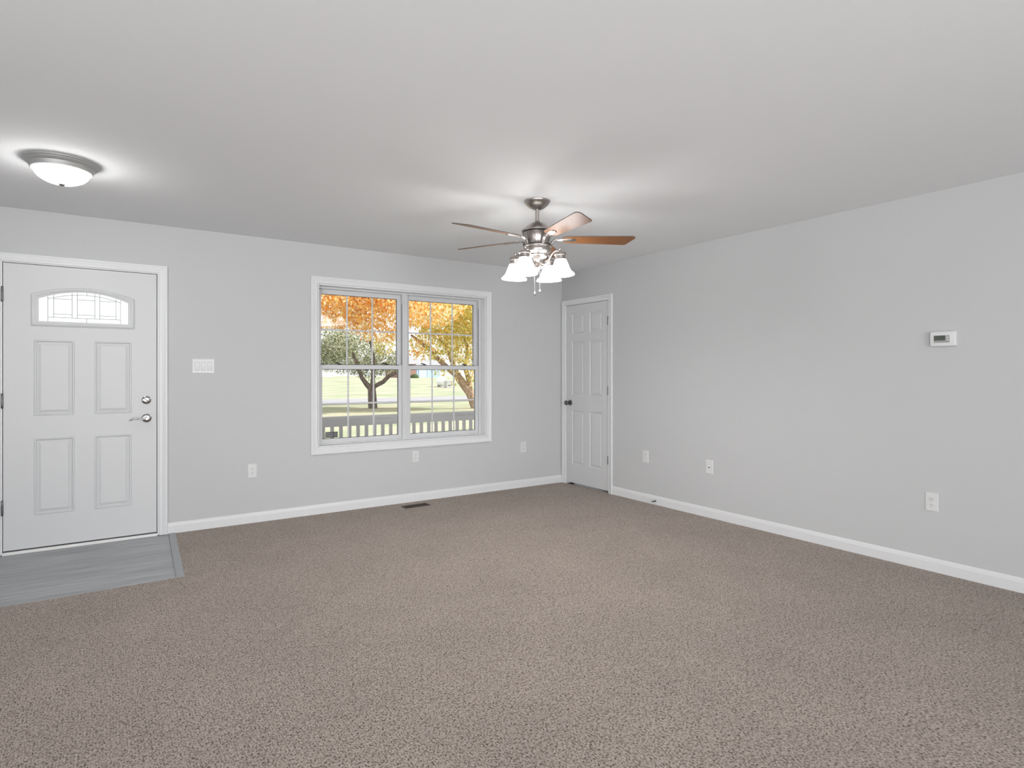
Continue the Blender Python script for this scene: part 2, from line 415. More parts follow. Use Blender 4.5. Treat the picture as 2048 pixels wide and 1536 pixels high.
# rear patio door plus two added left-wall windows, blinds shutting out outside light
for nm, W, q, lab in (('window_2', wl, (-3.0, -0.2, 0.45, 2.05), 'added wide white framed window for fill light, rear of the left wall'), ('window_3', wl, (0.1, 2.7, 0.45, 2.05), 'added wide white framed window for fill light, left wall near the entry'), ('door_3', wr, (-0.8, 2.8, 0.02, 2.07), 'white framed sliding patio door in the rear wall')):
    rt = sroot(nm, lab, 'window' if nm[0] == 'w' else 'door', W((q[0] + q[1]) / 2, q[2], 0))
    mb = MB(); sweep(mb, W, rect(*q), [(0.0, -0.10), (0.0, -0.04), (0.06, -0.04), (0.06, -0.10)], True)
    mid = (q[0] + q[1]) / 2
    L = [[W(a, b, d) for a, b in rect(mid - 0.04, mid + 0.04, q[2], q[3])] for d in (-0.10, -0.04)]
    mb.loops(L, True, True, True); mb.build('window_frame', 'vinyl_frame', rt)
    mb = MB(); mb.loops([[W(a, b, d) for a, b in rect(*q)] for d in (-0.09, -0.08)], True, True, True)
    mb.build('blind', mat('white_blind_' + nm, (0.85, 0.85, 0.85), 0.8), rt)

BASEP = [(0, 0), (0, 0.0125), (0.060, 0.0125), (0.064, 0.0105), (0.074, 0.0085), (0.083, 0.0045), (0.086, 0.0)]


def base(name, W, a0, a1, label):
    mb = MB(); mb.loops([[W(a, o, d) for o, d in BASEP] for a in (a0, a1)], True, True, True)
    struct(mb.build(name, 'trim'), label, 'baseboard')


base('baseboard_back', BW, 0.378, R, 'white baseboard under the double window, from entry door to corner')
base('baseboard_right', RW, REAR, 4.588, 'white baseboard along the right wall up to the closet door')
base('baseboard_left', wl, REAR, D, 'white baseboard along the left wall')

# ------------------------------------------------------------------ entry door (door_1)
d1 = sroot('door_1', 'white entry door with arched leaded glass light and four raised panels', 'door', (-0.158, D, 0))
mb = MB()
sweep(mb, BW, [(0.320, 0.0), (0.320, 2.062), (-0.636, 2.062), (-0.636, 0.0)], [(-o, d) for o, d in CASING], False)
mb.build('door_casing', 'trim', d1, True, auto=25)
mb = MB()   # jamb
mb.box(-0.645, -0.6245, D - 0.0005, D + 0.16, 0.0, 2.075).box(0.3085, 0.330, D - 0.0005, D + 0.16, 0.0, 2.075).box(-0.6245, 0.3085, D - 0.0005, D + 0.16, 2.0545, 2.075)
mb.box(-0.6245, -0.612, D + 0.052, D + 0.16, 0, 2.0545).box(0.296, 0.3085, D + 0.052, D + 0.16, 0, 2.0545).box(-0.612, 0.296, D + 0.052, D + 0.16, 2.042, 2.0545)
mb.build('door_jamb', 'trim', d1)
mb = MB()
mb.box(-0.6243, -0.616, D + 0.049, D + 0.0515, 0.02, 2.05).box(0.300, 0.3083, D + 0.049, D + 0.0515, 0.02, 2.05).box(-0.616, 0.300, D + 0.049, D + 0.0515, 2.046, 2.0543)
mb.box(0.3032, 0.3084, D + 0.0075, D + 0.045, 0.03, 2.045)
mb.build('weatherstrip', 'rubber', d1)
MB().box(-0.6245, 0.3085, D - 0.012, D + 0.16, -0.004, 0.016).build('threshold', 'threshold', d1, bevel=0.003)
MB().box(-0.6205, 0.3045, D + 0.008, D + 0.040, 0.0155, 0.026).build('door_sweep', M['rubber'], d1, label='dark strip under the entry door')

GX0, GX1, GZ0, GZS, GZA = -0.425, 0.114, 1.650, 1.812, 1.874     # glass: sides, bottom, spring line, apex


def arch_loop(x0, x1, z0, zs, za, n=18):
    """closed loop: bottom left, bottom right, then arch from right to left"""
    w = (x1 - x0) / 2; r = ((za - zs) ** 2 + w * w) / (2 * (za - zs)); cx = (x0 + x1) / 2; cz = za - r
    th = math.asin(w / r)
    pts = [(x0, z0), (x1, z0)]
    for k in range(n + 1):
        t = th - 2 * th * k / n; pts.append((cx + r * math.sin(t), cz + r * math.cos(t)))
    return pts


cell = (-0.480, 0.165, 1.600, 1.925)
OUT = arch_loop(GX0 - 0.043, GX1 + 0.043, GZ0 - 0.035, GZS + 0.032, GZA + 0.031)
MID1 = arch_loop(GX0 - 0.036, GX1 + 0.036, GZ0 - 0.028, GZS + 0.026, GZA + 0.024)
MID2 = arch_loop(GX0 - 0.022, GX1 + 0.022, GZ0 - 0.018, GZS + 0.016, GZA + 0.014)
MID3 = arch_loop(GX0 - 0.014, GX1 + 0.014, GZ0 - 0.011, GZS + 0.010, GZA + 0.009)
INN = arch_loop(GX0, GX1, GZ0, GZS, GZA)


def arch_cell(mb, back):
    h = arch_loop(GX0 - 0.01, GX1 + 0.01, GZ0 - 0.01, GZS + 0.007, GZA + 0.008)
    top = [(cell[0], cell[2]), (cell[1], cell[2])] + [(cell[1] + (cell[0] - cell[1]) * k / (len(h) - 3), cell[3]) for k in range(len(h) - 2)]
    mb.loops([[BW(a, b, -0.004) for a, b in top], [BW(a, b, -0.004) for a, b in h], [BW(a, b, back) for a, b in h], [BW(a, b, back) for a, b in top]])
    A = [-0.6205, cell[0], cell[1], 0.3035]; Z = [0.0255, cell[2], cell[3], 2.0505]
    for i in range(3):
        for j in range(3):
            if i == 1 and j == 1: continue
            mb.face([BW(A[i], Z[j], back), BW(A[i + 1], Z[j], back), BW(A[i + 1], Z[j + 1], back), BW(A[i], Z[j + 1], back)])


STEEL = [(0, 0), (0.004, 0.005), (0.010, 0.005), (0.017, -0.005), (0.021, -0.005), (0.040, 0.003), (0.044, 0.003)]
pans = [(-0.452, -0.216, 0.969, 1.516), (-0.096, 0.138, 0.969, 1.516), (-0.452, -0.216, 0.257, 0.808), (-0.096, 0.138, 0.257, 0.808)]
mb = panel_slab(BW, -0.6205, 0.3035, 0.0255, 2.0505, -0.004, 0.044, pans, STEEL, (cell, arch_cell))
slab = mb.build('door_slab', 'door', d1)
mb = MB()
mb.loops([[BW(a, b, d) for a, b in L] for L, d in ((OUT, -0.004), (OUT, 0.004), (MID1, 0.010), (MID2, 0.011), (MID3, 0.006), (INN, 0.004), (INN, -0.014))])
gf = mb.build('glass_frame', 'door', d1, True, auto=35)
mb = MB(); mb.loops([[BW(a, b, d) for a, b in arch_loop(GX0 - 0.008, GX1 + 0.008, GZ0 - 0.008, GZS + 0.005, GZA + 0.006)] for d in (-0.014, -0.018)], True, True, True)
mb.build('door_glass', 'obscure', d1)
# leaded came lines on the arched glass
mb = MB()
def came(x0, z0, x1, z1, w=0.0027):
    v = Vector((x1 - x0, z1 - z0)).normalized(); nx, nz = -v.y * w / 2, v.x * w / 2
    c = [(x0 + nx, z0 + nz), (x1 + nx, z1 + nz), (x1 - nx, z1 - nz), (x0 - nx, z0 - nz)]
    mb.loops([[BW(a, b, d) for a, b in c] for d in (-0.0138, -0.0115)], True, True, True)
fx = lambda px: GX0 + (px - 320) / (1040 - 320) * (GX1 - GX0)
w_ = (GX1 - GX0) / 2; r_ = ((GZA - GZS) ** 2 + w_ * w_) / (2 * (GZA - GZS)); cx_ = (GX0 + GX1) / 2
at = lambda x, off=0.0: GZA - off - r_ + math.sqrt(r_ * r_ - (x - cx_) ** 2)
xs = [fx(q) for q in (389, 433, 578, 620, 762, 803, 938, 976)]
for i, x in enumerate(xs):
    came(x, (GZ0 + 0.002) if i in (0, 7) else GZ0 + 0.031, x, at(x) - 0.002)
for a, b in ((1, 2), (3, 4), (5, 6)):
    came(xs[a], 1.817, xs[b], 1.817); came(xs[a], 1.706, xs[b], 1.706)
came(xs[0], GZ0 + 0.031, xs[7], GZ0 + 0.031)
came(cx_ + 0.012, GZ0 + 0.002, cx_ + 0.012, GZ0 + 0.031); came(cx_ + 0.012, at(cx_, 0.021), cx_ + 0.012, GZA - 0.002)
N = 16
for k in range(N):
    a, b = xs[0] + (xs[7] - xs[0]) * k / N, xs[0] + (xs[7] - xs[0]) * (k + 1) / N
    came(a, at(a, 0.021), b, at(b, 0.021))
mb.build('leading', 'came', d1)


def hinge(W, a, b, parent, r=0.0065, h=0.10, leaf=0.0):
    mb = MB(); m3 = Matrix.Translation(W(a, b - h / 2, r * 0.8))
    mb.lathe([(0.0001, 0), (r * 0.6, 0), (r, 0.004), (r, h / 3 - .001), (r * .85, h / 3), (r, h / 3 + .001), (r, 2 * h / 3 - .001), (r * .85, 2 * h / 3), (r, 2 * h / 3 + .001), (r, h - 0.004), (r * 0.6, h), (0.0001, h)], m3, 14)
    mb.build('hinge', 'nickel_dark', parent, True)


for z in (1.829, 1.080, 0.330): hinge(BW, -0.6245, z, d1, h=0.108)


def wall_mtx(W, a, b, d=0.0):
    """matrix whose local Z points out of the wall, X along it, Y up"""
    o = W(a, b, d); z = (W(a, b, d + 1) - o); y = Vector((0, 0, 1)); x = y.cross(z)
    return Matrix(((x.x, y.x, z.x, o.x), (x.y, y.y, z.y, o.y), (x.z, y.z, z.z, o.z), (0, 0, 0, 1)))


def knob_rosette(W, a, b, parent, name, r, d0, material='chrome'):
    mb = MB(); mb.lathe([(r, 0), (r, 0.004), (r * 0.95, 0.008), (r * 0.72, 0.0115), (r * 0.5, 0.0125), (0.0001, 0.0125)], wall_mtx(W, a, b, d0), 36)
    return mb.build(name, material, parent, True, auto=30)


db = knob_rosette(BW, 0.235, 1.065, d1, 'deadbolt', 0.032, -0.004)
mt = wall_mtx(BW, 0.235, 1.065, 0.008)
mb = MB(); mb.tube([mt @ Vector((-0.019, 0.011, 0.011)), mt @ Vector((-0.006, 0.004, 0.013)), mt @ Vector((0.008, -0.005, 0.013)), mt @ Vector((0.018, -0.010, 0.011))], [0.003, 0.0055, 0.0055, 0.003], 10)
mb.tube([mt @ Vector((0, 0, 0)), mt @ Vector((0, 0, 0.012))], 0.007, 12)
mb.build('thumb_turn', 'chrome', db, True)
lv = knob_rosette(BW, 0.236, 0.924, d1, 'lever_rose', 0.034, -0.004)
mt = wall_mtx(BW, 0.236, 0.924, 0.008)
mb = MB(); mb.lathe([(0.014, 0), (0.0125, 0.012), (0.011, 0.030), (0.013, 0.040), (0.0125, 0.052), (0.009, 0.055), (0.0001, 0.055)], mt, 20)
mb.tube([mt @ Vector(p) for p in ((0.0, 0.002, 0.044), (-0.025, -0.004, 0.046), (-0.055, -0.001, 0.046), (-0.082, 0.0, 0.045), (-0.100, -0.006, 0.043), (-0.112, -0.014, 0.040))], [0.0105, 0.0085, 0.0065, 0.006, 0.005, 0.0035], 12)
mb.build('lever_handle', 'chrome', lv, True)
MB().box(0.3036, 0.3080, D - 0.0008, D + 0.02, 0.895, 0.955).build('strike_plate', 'dark', d1)

# ------------------------------------------------------------------ closet door (door_2)
d2 = sroot('door_2', 'narrow white six panel closet door beside the room corner', 'door', (R, 5.003, 0))
mb = MB(); sweep(mb, RW, [(4.646, 0.0), (4.646, 2.058), (5.366, 2.058), (5.366, 0.0)], CASING, False)
mb.build('door_casing', 'trim', d2, True, auto=25)
mb = MB(); mb.box(R - 0.0005, R + 0.12, 4.630, 4.6495, 0, 2.072).box(R - 0.0005, R + 0.12, 5.3565, 5.376, 0, 2.072).box(R - 0.0005, R + 0.12, 4.6495, 5.3565, 2.053, 2.072)
mb.box(R + 0.045, R + 0.057, 4.6495, 4.660, 0, 2.053).box(R + 0.045, R + 0.057, 5.346, 5.3565, 0, 2.053).box(R + 0.045, R + 0.057, 4.66, 5.346, 2.042, 2.053)
mb.build('door_jamb', 'trim', d2)
MOULD = [(0, 0), (0.004, -0.001), (0.010, -0.0065), (0.016, -0.0075), (0.034, -0.0015), (0.038, -0.001)]
p6 = []
for (y0, y1) in ((5.050, 5.258), (4.752, 4.958)):
    p6 += [(y0, y1, 1.725, 1.948), (y0, y1, 1.022, 1.634), (y0, y1, 0.234, 0.848)]
mb = panel_slab(RW, 4.6525, 5.3540, 0.022, 2.0495, -0.003, 0.035, p6, MOULD)
mb.build('door_slab', 'door', d2)
for z in (1.834, 1.087, 0.349): hinge(RW, 4.6515, z, d2, r=0.0075, h=0.092)
kn = knob_rosette(RW, 5.290, 0.935, d2, 'knob_rose', 0.032, -0.003, 'nickel_dark')
mb = MB(); mb.lathe([(0.013, 0), (0.010, 0.010), (0.0095, 0.026), (0.020, 0.034), (0.027, 0.044), (0.0275, 0.054), (0.022, 0.061), (0.008, 0.064), (0.0001, 0.064)], wall_mtx(RW, 5.290, 0.935, 0.007), 28)
mb.build('door_knob', 'nickel_dark', kn, True, auto=60)

# ------------------------------------------------------------------ window (window_1)
w1 = sroot('window_1', 'double hung twin window in white casing with grilles, looking out on autumn trees', 'window', (2.448, D, 0.534))
mb = MB(); sweep(mb, BW, [(1.553, 0.597), (3.346, 0.597), (3.346, 2.090), (1.553, 2.090)], [(-o, d) for o, d in [(q[0] * 1.04, q[1]) for q in CASING]], True)
mb.build('window_casing', 'trim', w1, True, auto=25)
mb = MB()    # extension jamb lining the opening
mb.box(1.5565, 1.568, D, D + 0.10, 0.600, 2.087).box(3.331, 3.3425, D, D + 0.10, 0.600, 2.087).box(1.568, 3.331, D, D + 0.10, 2.075, 2.087).box(1.568, 3.331, D, D + 0.10, 0.600, 0.612)
mb.build('window_jamb', 'trim', w1)
FY = D + 0.095


def ring(mb, x0, x1, z0, z1, wl_, wr_, wb, wt, y0, y1):
    mb.box(x0, x0 + wl_, y0, y1, z0, z1); mb.box(x1 - wr_, x1, y0, y1, z0, z1)
    mb.box(x0 + wl_, x1 - wr_, y0, y1, z0, z0 + wb); mb.box(x0 + wl_, x1 - wr_, y0, y1, z1 - wt, z1)


def hung(x0, x1, sticker):
    fr = MB(); ring(fr, x0, x1, 0.600, 2.087, 0.022, 0.022, 0.022, 0.028, FY, FY + 0.085)
    fr.build('window_frame', 'vinyl_frame', w1, bevel=0.002)
    tr = MB()   # dark balance tracks in the side jambs above the lower sash
    tr.box(x1 - 0.0235, x1 - 0.0205, FY + 0.010, FY + 0.018, 1.36, 1.97).box(x0 + 0.0205, x0 + 0.0235, FY + 0.010, FY + 0.018, 1.36, 1.97)
    tr.build('balance_track', 'rubber', w1)
    a0, a1 = x0 + 0.022, x1 - 0.022
    for nm, z0, z1, y, wb, wt in (('upper_sash', 1.318, 2.059, FY + 0.048, 0.036, 0.044), ('lower_sash', 0.622, 1.352, FY + 0.012, 0.040, 0.040)):
        s = MB(); st = 0.036
        ring(s, a0, a1, z0, z1, st, st, wb, wt, y, y + 0.030)
        g0, g1, h0, h1 = a0 + st, a1 - st, z0 + wb, z1 - wt
        so = s.build(nm, 'vinyl_frame', w1, bevel=0.002)
        b = MB()
        ring(b, g0, g1, h0, h1, 0.004, 0.004, 0.004, 0.004, y + 0.013, y + 0.0165)
        b.build('glazing_bead', 'rubber', so)
        g = MB(); g.box(g0, g1, y + 0.0135, y + 0.0155, h0, h1); g.build('pane', 'glass', so)
        m = MB()
        for k in (1, 2):
            xx = g0 + (g1 - g0) * k / 3; m.box(xx - 0.0075, xx + 0.0075, y + 0.017, y + 0.023, h0, h1)
        zz = (h0 + h1) / 2
        for k in range(3):
            xa = g0 + (g1 - g0) * k / 3 + (0.0075 if k else 0); xb = g0 + (g1 - g0) * (k + 1) / 3 - (0.0075 if k < 2 else 0)
            m.box(xa, xb, y + 0.017, y + 0.023, zz - 0.0075, zz + 0.0075)
        m.build('muntin', 'vinyl_frame', so, bevel=0.0015)
        if nm == 'lower_sash':
            for fx_ in (0.23, 0.80):
                xx = a0 + (a1 - a0) * fx_; l = MB()
                l.box(xx - 0.030, xx + 0.030, y + 0.006, y + 0.028, 1.352, 1.358)
                l.tube([(xx - 0.034, y + 0.016, 1.372), (xx - 0.012, y + 0.018, 1.371), (xx + 0.012, y + 0.020, 1.362), (xx + 0.030, y + 0.022, 1.358)], [0.003, 0.006, 0.007, 0.004], 8)
                l.build('sash_lock', 'dark', so, True)
            for xx in (a0 + 0.045, a1 - 0.042):
                l = MB(); l.box(xx - 0.018, xx + 0.018, y + 0.004, y + 0.014, 1.352, 1.357); l.build('tilt_latch', 'dark', so)
            if sticker:
                p = MB(); p.box(g0 + 0.036, g0 + 0.150, y + 0.0122, y + 0.0134, h0 + 0.010, h0 + 0.062); pp = p.build('sticker', 'dark', so, label='black printed sticker in the lower corner of the glass')
                q = MB()
                for k in range(4): q.box(g0 + 0.041, g0 + 0.105, y + 0.0118, y + 0.0121, h0 + 0.018 + k * 0.0105, h0 + 0.0212 + k * 0.0105)
                q.loops([[Vector((g0 + 0.128 + rr * math.cos(t * PI / 10), y + 0.0119, h0 + 0.036 + rr * math.sin(t * PI / 10))) for t in range(20)] for rr in (0.017, 0.014)])
                q.box(g0 + 0.121, g0 + 0.135, y + 0.0118, y + 0.0121, h0 + 0.031, h0 + 0.034).box(g0 + 0.124, g0 + 0.132, y + 0.0118, y + 0.0121, h0 + 0.038, h0 + 0.042)
                q.build('print', mat('sticker_print', (0.45, 0.46, 0.48), 0.5), pp)


hung(1.568, 2.442, True)
hung(2.452, 3.331, False)
MB().box(2.436, 2.458, FY - 0.006, FY + 0.0005, 0.612, 2.075).build('mullion_cover', 'vinyl_frame', w1, bevel=0.002)


# ------------------------------------------------------------------ wall plates
def plate_box(mb, mt, w, h, t, ch=0.003):
    def L(k, z): return [mt @ Vector((x, y, z)) for x, y in ((-w / 2 + k, -h / 2 + k), (w / 2 - k, -h / 2 + k), (w / 2 - k, h / 2 - k), (-w / 2 + k, h / 2 - k))]
    mb.loops([L(0, 0), L(0, t * 0.45), L(ch * 0.5, t * 0.8), L(ch, t)], True, True, True)


def rrect(mt, cx, cy, w, h, r, z, n=5):
    out = []
    for qx, qy, a0 in ((1, -1, -PI / 2), (1, 1, 0), (-1, 1, PI / 2), (-1, -1, PI)):
        for k in range(n + 1):
            a = a0 + PI / 2 * k / n
            out.append(mt @ Vector((cx + qx * (w / 2 - r) + r * math.cos(a), cy + qy * (h / 2 - r) + r * math.sin(a), z)))
    return out


def outlet(W, a, b, label, kind='duplex', w=0.073, h=0.118):
    names = {'duplex': ('wall_outlet', 'outlet'), 'switch': ('light_switch', 'switch'), 'jack': ('phone_jack_plate', 'jack')}
    t = thing(names[kind][0], label, names[kind][1], W(a, b, 0), 'wall outlets' if kind == 'duplex' else None)
    mt = wall_mtx(W, a, b)
    mb = MB(); plate_box(mb, mt, w, h, 0.006); pl = mb.build('wall_plate', 'plastic', t)
    if kind == 'duplex':
        for s in (1, -1):
            mb = MB(); mb.loops([rrect(mt, 0, s * 0.0195, 0.034, 0.029, 0.010, z) for z in (0.0058, 0.0082)], True, True, True)
            rc = mb.build('receptacle', 'plastic', t)
            mb = MB()
            for x, hh in ((-0.0065, 0.0085), (0.0065, 0.007)):
                mb.loops([[mt @ Vector((x + u, s * 0.0195 + 0.0035 + v, z)) for u, v in ((-0.001, -hh / 2), (0.001, -hh / 2), (0.001, hh / 2), (-0.001, hh / 2))] for z in (0.0081, 0.0086)], True, True, True)
            mb.lathe([(0.0026, 0.0081), (0.0026, 0.0086)], mt @ Matrix.Translation((0, s * 0.0195 - 0.0075, 0)), 12, True, True)
            mb.build('slot', 'dark', rc)
        mb = MB(); mb.lathe([(0.003, 0.006), (0.003, 0.0068), (0.0015, 0.0072)], mt, 12, False, True); mb.build('screw', 'plastic', t)
    elif kind == 'switch':
        for k in (-1, 0, 1):
            x = k * 0.046
            mb = MB(); mb.loops([rrect(mt, x, 0, 0.0345, 0.068, 0.002, z) for z in (0.006, 0.0068)], True, True, True)
            bz = mb.build('switch_bezel', mat('switch_gap', (0.45, 0.45, 0.45), 0.5) if k == -1 else bpy.data.materials['switch_gap'], t)
            mb = MB(); q = [(-0.0150, -0.031, 0.0125), (0.0150, -0.031, 0.0125), (0.0150, 0.0, 0.0085), (0.0150, 0.031, 0.0080), (-0.0150, 0.031, 0.0080), (-0.0150, 0.0, 0.0085)]
            mb.loops([[mt @ Vector((x + u, v, 0.0065)) for u, v, z in q], [mt @ Vector((x + u, v, z)) for u, v, z in q]], True, True, True)
            mb.build('rocker', 'plastic', bz)
        for k in (-1, 0, 1):
            for s in (1, -1):
                mb = MB(); mb.lathe([(0.0028, 0.006), (0.0028, 0.0066), (0.0014, 0.0069)], mt @ Matrix.Translation((k * 0.046, s * 0.049, 0)), 10, False, True)
                mb.build('screw', 'plastic', t)
    else:
        mb = MB(); mb.loops([rrect(mt, 0, 0.002, 0.020, 0.026, 0.002, z) for z in (0.006, 0.009)], True, True, True); jk = mb.build('jack_housing', 'plastic', t)
        mb = MB(); mb.loops([rrect(mt, 0, -0.003, 0.013, 0.009, 0.001, z) for z in (0.0088, 0.0094)], True, True, True); mb.build('jack_opening', 'dark', jk)
        for s in (1, -1):
            mb = MB(); mb.lathe([(0.003, 0.006), (0.003, 0.0068), (0.0015, 0.0072)], mt @ Matrix.Translation((0, s * 0.042, 0)), 10, False, True)
            mb.build('screw', 'plastic', t)
    return t


outlet(BW, 0.632, 1.332, 'white three gang rocker switch plate between entry door and window', 'switch', 0.164, 0.118)
outlet(BW, 1.004, 0.442, 'white duplex outlet low on the wall between entry door and window')
outlet(BW, 2.519, 0.446, 'white duplex outlet directly below the double window')
outlet(BW, 3.830, 0.448, 'white duplex outlet between the window and the room corner')
outlet(RW, 4.122, 0.451, 'white duplex outlet on right wall just right of the closet door')
outlet(RW, 3.367, 0.446, 'white plate with one dark phone jack on the right wall', 'jack')
outlet(RW, 1.653, 0.445, 'white duplex outlet low on the right wall below the thermostat')

# thermostat
t = thing('thermostat', 'white thermostat with grey display high on the right wall', 'thermostat', RW(1.585, 1.445, 0))
mt = wall_mtx(RW, 1.585, 1.492)
mb = MB(); mb.loops([rrect(mt, 0, 0, w, h, r, z) for w, h, r, z in ((0.140, 0.094, 0.008, 0), (0.142, 0.096, 0.009, 0.006), (0.142, 0.096, 0.009, 0.020), (0.137, 0.091, 0.009, 0.027), (0.128, 0.082, 0.008, 0.029))], True, True, True)
mb.build('thermostat_body', 'plastic', t, True, auto=30)
mb = MB(); mb.loops([rrect(mt, -0.0045, -0.002, 0.086, 0.046, 0.002, z) for z in (0.0285, 0.0296)], True, True, True)
pn = mb.build('control_panel', 'grey_panel', t)
mb = MB(); mb.loops([rrect(mt, -0.0155, 0.005, 0.062, 0.032, 0.001, z) for z in (0.0290, 0.0303)], True, True, True); sc = mb.build('display', 'lcd', pn)
mb = MB()
for dx in (0.0, 0.012):
    for (x0, x1, y0, y1) in ((0, 0.007, 0.006, 0.0073), (0, 0.007, -0.0006, 0.0006), (0, 0.007, -0.0073, -0.006), (0.0058, 0.007, -0.0073, 0.0073)):
        mb.loops([[mt @ Vector((-0.009 + dx + u, 0.005 + v, z)) for u, v in ((x0, y0), (x1, y0), (x1, y1), (x0, y1))] for z in (0.0301, 0.0306)], True, True, True)
mb.build('digits', 'lcd_digit', sc)
for dy in (0.008, -0.008):
    mb = MB(); mb.loops([rrect(mt, 0.029, dy, 0.010, 0.008, 0.002, z) for z in (0.0294, 0.0308)], True, True, True); mb.build('button', 'plastic', pn)

# floor register
t = thing('floor_register', 'brown metal floor vent in the carpet below the window', 'vent', (2.431, 5.240, 0))
mb = MB(); x0, x1, y0, y1 = 2.300, 2.562, 5.188, 5.292
ring(mb, x0, x1, y0, y1, 0.012, 0.012, 0.012, 0.012, -1, 1) if False else None
for q in ((x0, x0 + 0.014, y0, y1), (x1 - 0.014, x1, y0, y1), (x0 + 0.014, x1 - 0.014, y0, y0 + 0.014), (x0 + 0.014, x1 - 0.014, y1 - 0.014, y1)): mb.box(*q, 0.0, 0.005)
mb.build('register_frame', 'vent', t, bevel=0.001)
mb = MB()
for k in range(23):
    x = x0 + 0.020 + k * 0.0101; mb.box(x, x + 0.003, y0 + 0.014, y1 - 0.014, 0.0002, 0.004)
mb.box(x0 + 0.014, x1 - 0.014, (y0 + y1) / 2 - 0.003, (y0 + y1) / 2 + 0.003, 0.0002, 0.0045)
mb.build('louver', 'vent', t)
MB().box(x0 + 0.013, x1 - 0.013, y0 + 0.013, y1 - 0.013, 0.0, 0.0005).build('duct_opening', 'black', t)

# spring door stop on the baseboard
t = thing('door_stop', 'small spring door stop screwed to the right wall baseboard', 'door stop', (R - 0.0125, 3.985, 0.034))
mt = wall_mtx(RW, 3.985, 0.036, 0.0125)
mb = MB(); mb.lathe([(0.009, 0), (0.009, 0.002), (0.0065, 0.006), (0.0001, 0.006)], mt, 16); mb.build('mount', 'nickel_dark', t, True)
mb = MB(); pts = [mt @ Vector((0.0048 * math.cos(k * 0.8), 0.0048 * math.sin(k * 0.8), 0.005 + k * 0.00036)) for k in range(150)]
mb.tube(pts, 0.0008, 6); mb.build('spring', 'nickel_dark', t, True)
mb = MB(); mb.lathe([(0.005, 0.058), (0.0065, 0.060), (0.0065, 0.070), (0.004, 0.073), (0.0001, 0.073)], mt, 16); mb.build('bumper', 'plastic', t, True)

# ------------------------------------------------------------------ flush ceiling light by the door
DX, DY = -0.220, 4.110
t = thing('ceiling_light', 'lit white glass dome ceiling light with grey metal ring near the entry', 'light', (DX, DY, H))
mt = Matrix.Translation((DX, DY, H))
mb = MB(); mb.lathe([(0.168, 0.0), (0.172, -0.004), (0.172, -0.010), (0.166, -0.014), (0.163, -0.020), (0.158, -0.024), (0.150, -0.030), (0.146, -0.040), (0.142, -0.049), (0.136, -0.053), (0.127, -0.050)], mt, 64)
mb.build('light_pan', 'pan', t, True, auto=25)
mb = MB(); mb.lathe([(0.129 * math.cos(a), -0.046 - 0.078 * math.sin(a)) for a in [PI / 2 * k / 16 for k in range(16)]] + [(0.001, -0.124)], mt, 64, False, True)
mb.build('glass_dome', 'dome', t, True)
mb = MB(); mb.lathe([(0.014, -0.120), (0.018, -0.124), (0.014, -0.128), (0.007, -0.132), (0.0001, -0.135)], mt, 20, True); mb.build('finial', 'nickel', t, True)

# ------------------------------------------------------------------ ceiling fan
FC = Vector((2.395, 3.235, 0.0)); RT = Vector((CS, -SN, 0)); FW = Vector((SN, CS, 0)); UP = Vector((0, 0, 1))
fan = thing('ceiling_fan', 'brushed nickel ceiling fan with five brown blades and four lit bell shades', 'ceiling fan', (FC.x, FC.y, H))
mt = Matrix.Translation((FC.x, FC.y, 0))
mb = MB(); mb.lathe([(0.088, 2.4395), (0.089, 2.434), (0.084, 2.426), (0.072, 2.410), (0.052, 2.394), (0.036, 2.386), (0.022, 2.381)], mt, 40, True, True); mb.build('canopy', 'nickel', fan, True, auto=50)
MB().lathe([(0.0135, 2.395), (0.0135, 2.285)], mt, 24, True, True).build('downrod', 'nickel', fan, True)
mb = MB(); mb.lathe([(0.017, 2.305), (0.020, 2.298), (0.036, 2.290), (0.060, 2.278), (0.078, 2.262), (0.100, 2.246), (0.108, 2.238), (0.108, 2.233), (0.100, 2.229), (0.03, 2.229)], mt, 48, True, True); mb.build('motor_cap', 'nickel', fan, True, auto=35)
MB().lathe([(0.096, 2.232), (0.096, 2.222)], mt, 40, True, True).build('motor_gap', 'black', fan, True)
mb = MB(); mb.lathe([(0.098, 2.224), (0.102, 2.220), (0.098, 2.214), (0.092, 2.200), (0.086, 2.180), (0.082, 2.160), (0.083, 2.145), (0.088, 2.138)], mt, 48, True, True)
hs = mb.build('motor_housing', 'nickel', fan, True, auto=35)
for k in range(10):
    mb = MB(); a = 2 * PI * k / 10 + 0.15; c, s_ = math.cos(a), math.sin(a)
    mb.tube([(FC.x + r * c, FC.y + r * s_, z) for r, z in ((0.0982, 2.214), (0.0922, 2.200), (0.0863, 2.180), (0.0823, 2.160), (0.0833, 2.146))], 0.0010, 6)
    mb.build('housing_seam', 'black', hs)
mb = MB(); mb.lathe([(0.070, 2.142), (0.092, 2.140), (0.097, 2.134), (0.097, 2.126), (0.090, 2.122), (0.093, 2.114), (0.094, 2.100), (0.088, 2.088), (0.074, 2.080), (0.070, 2.076), (0.072, 2.068), (0.064, 2.058), (0.045, 2.050), (0.028, 2.046)], mt, 48, True, True)
sh = mb.build('light_kit_bowl', 'nickel', fan, True, auto=35)
MB().lathe([(0.0975, 2.1425), (0.0985, 2.1395), (0.095, 2.1365)], mt, 48, True, True).build('bowl_gap', 'black', fan, True)
mb = MB(); mb.lathe([(0.030, 2.049), (0.024, 2.040), (0.020, 2.025), (0.022, 2.010), (0.028, 2.003), (0.028, 1.998), (0.020, 1.994), (0.017, 1.985), (0.011, 1.972), (0.012, 1.966), (0.008, 1.960), (0.003, 1.953), (0.0001, 1.951)], mt, 32, True); mb.build('light_kit_stem', 'nickel', fan, True, auto=45)

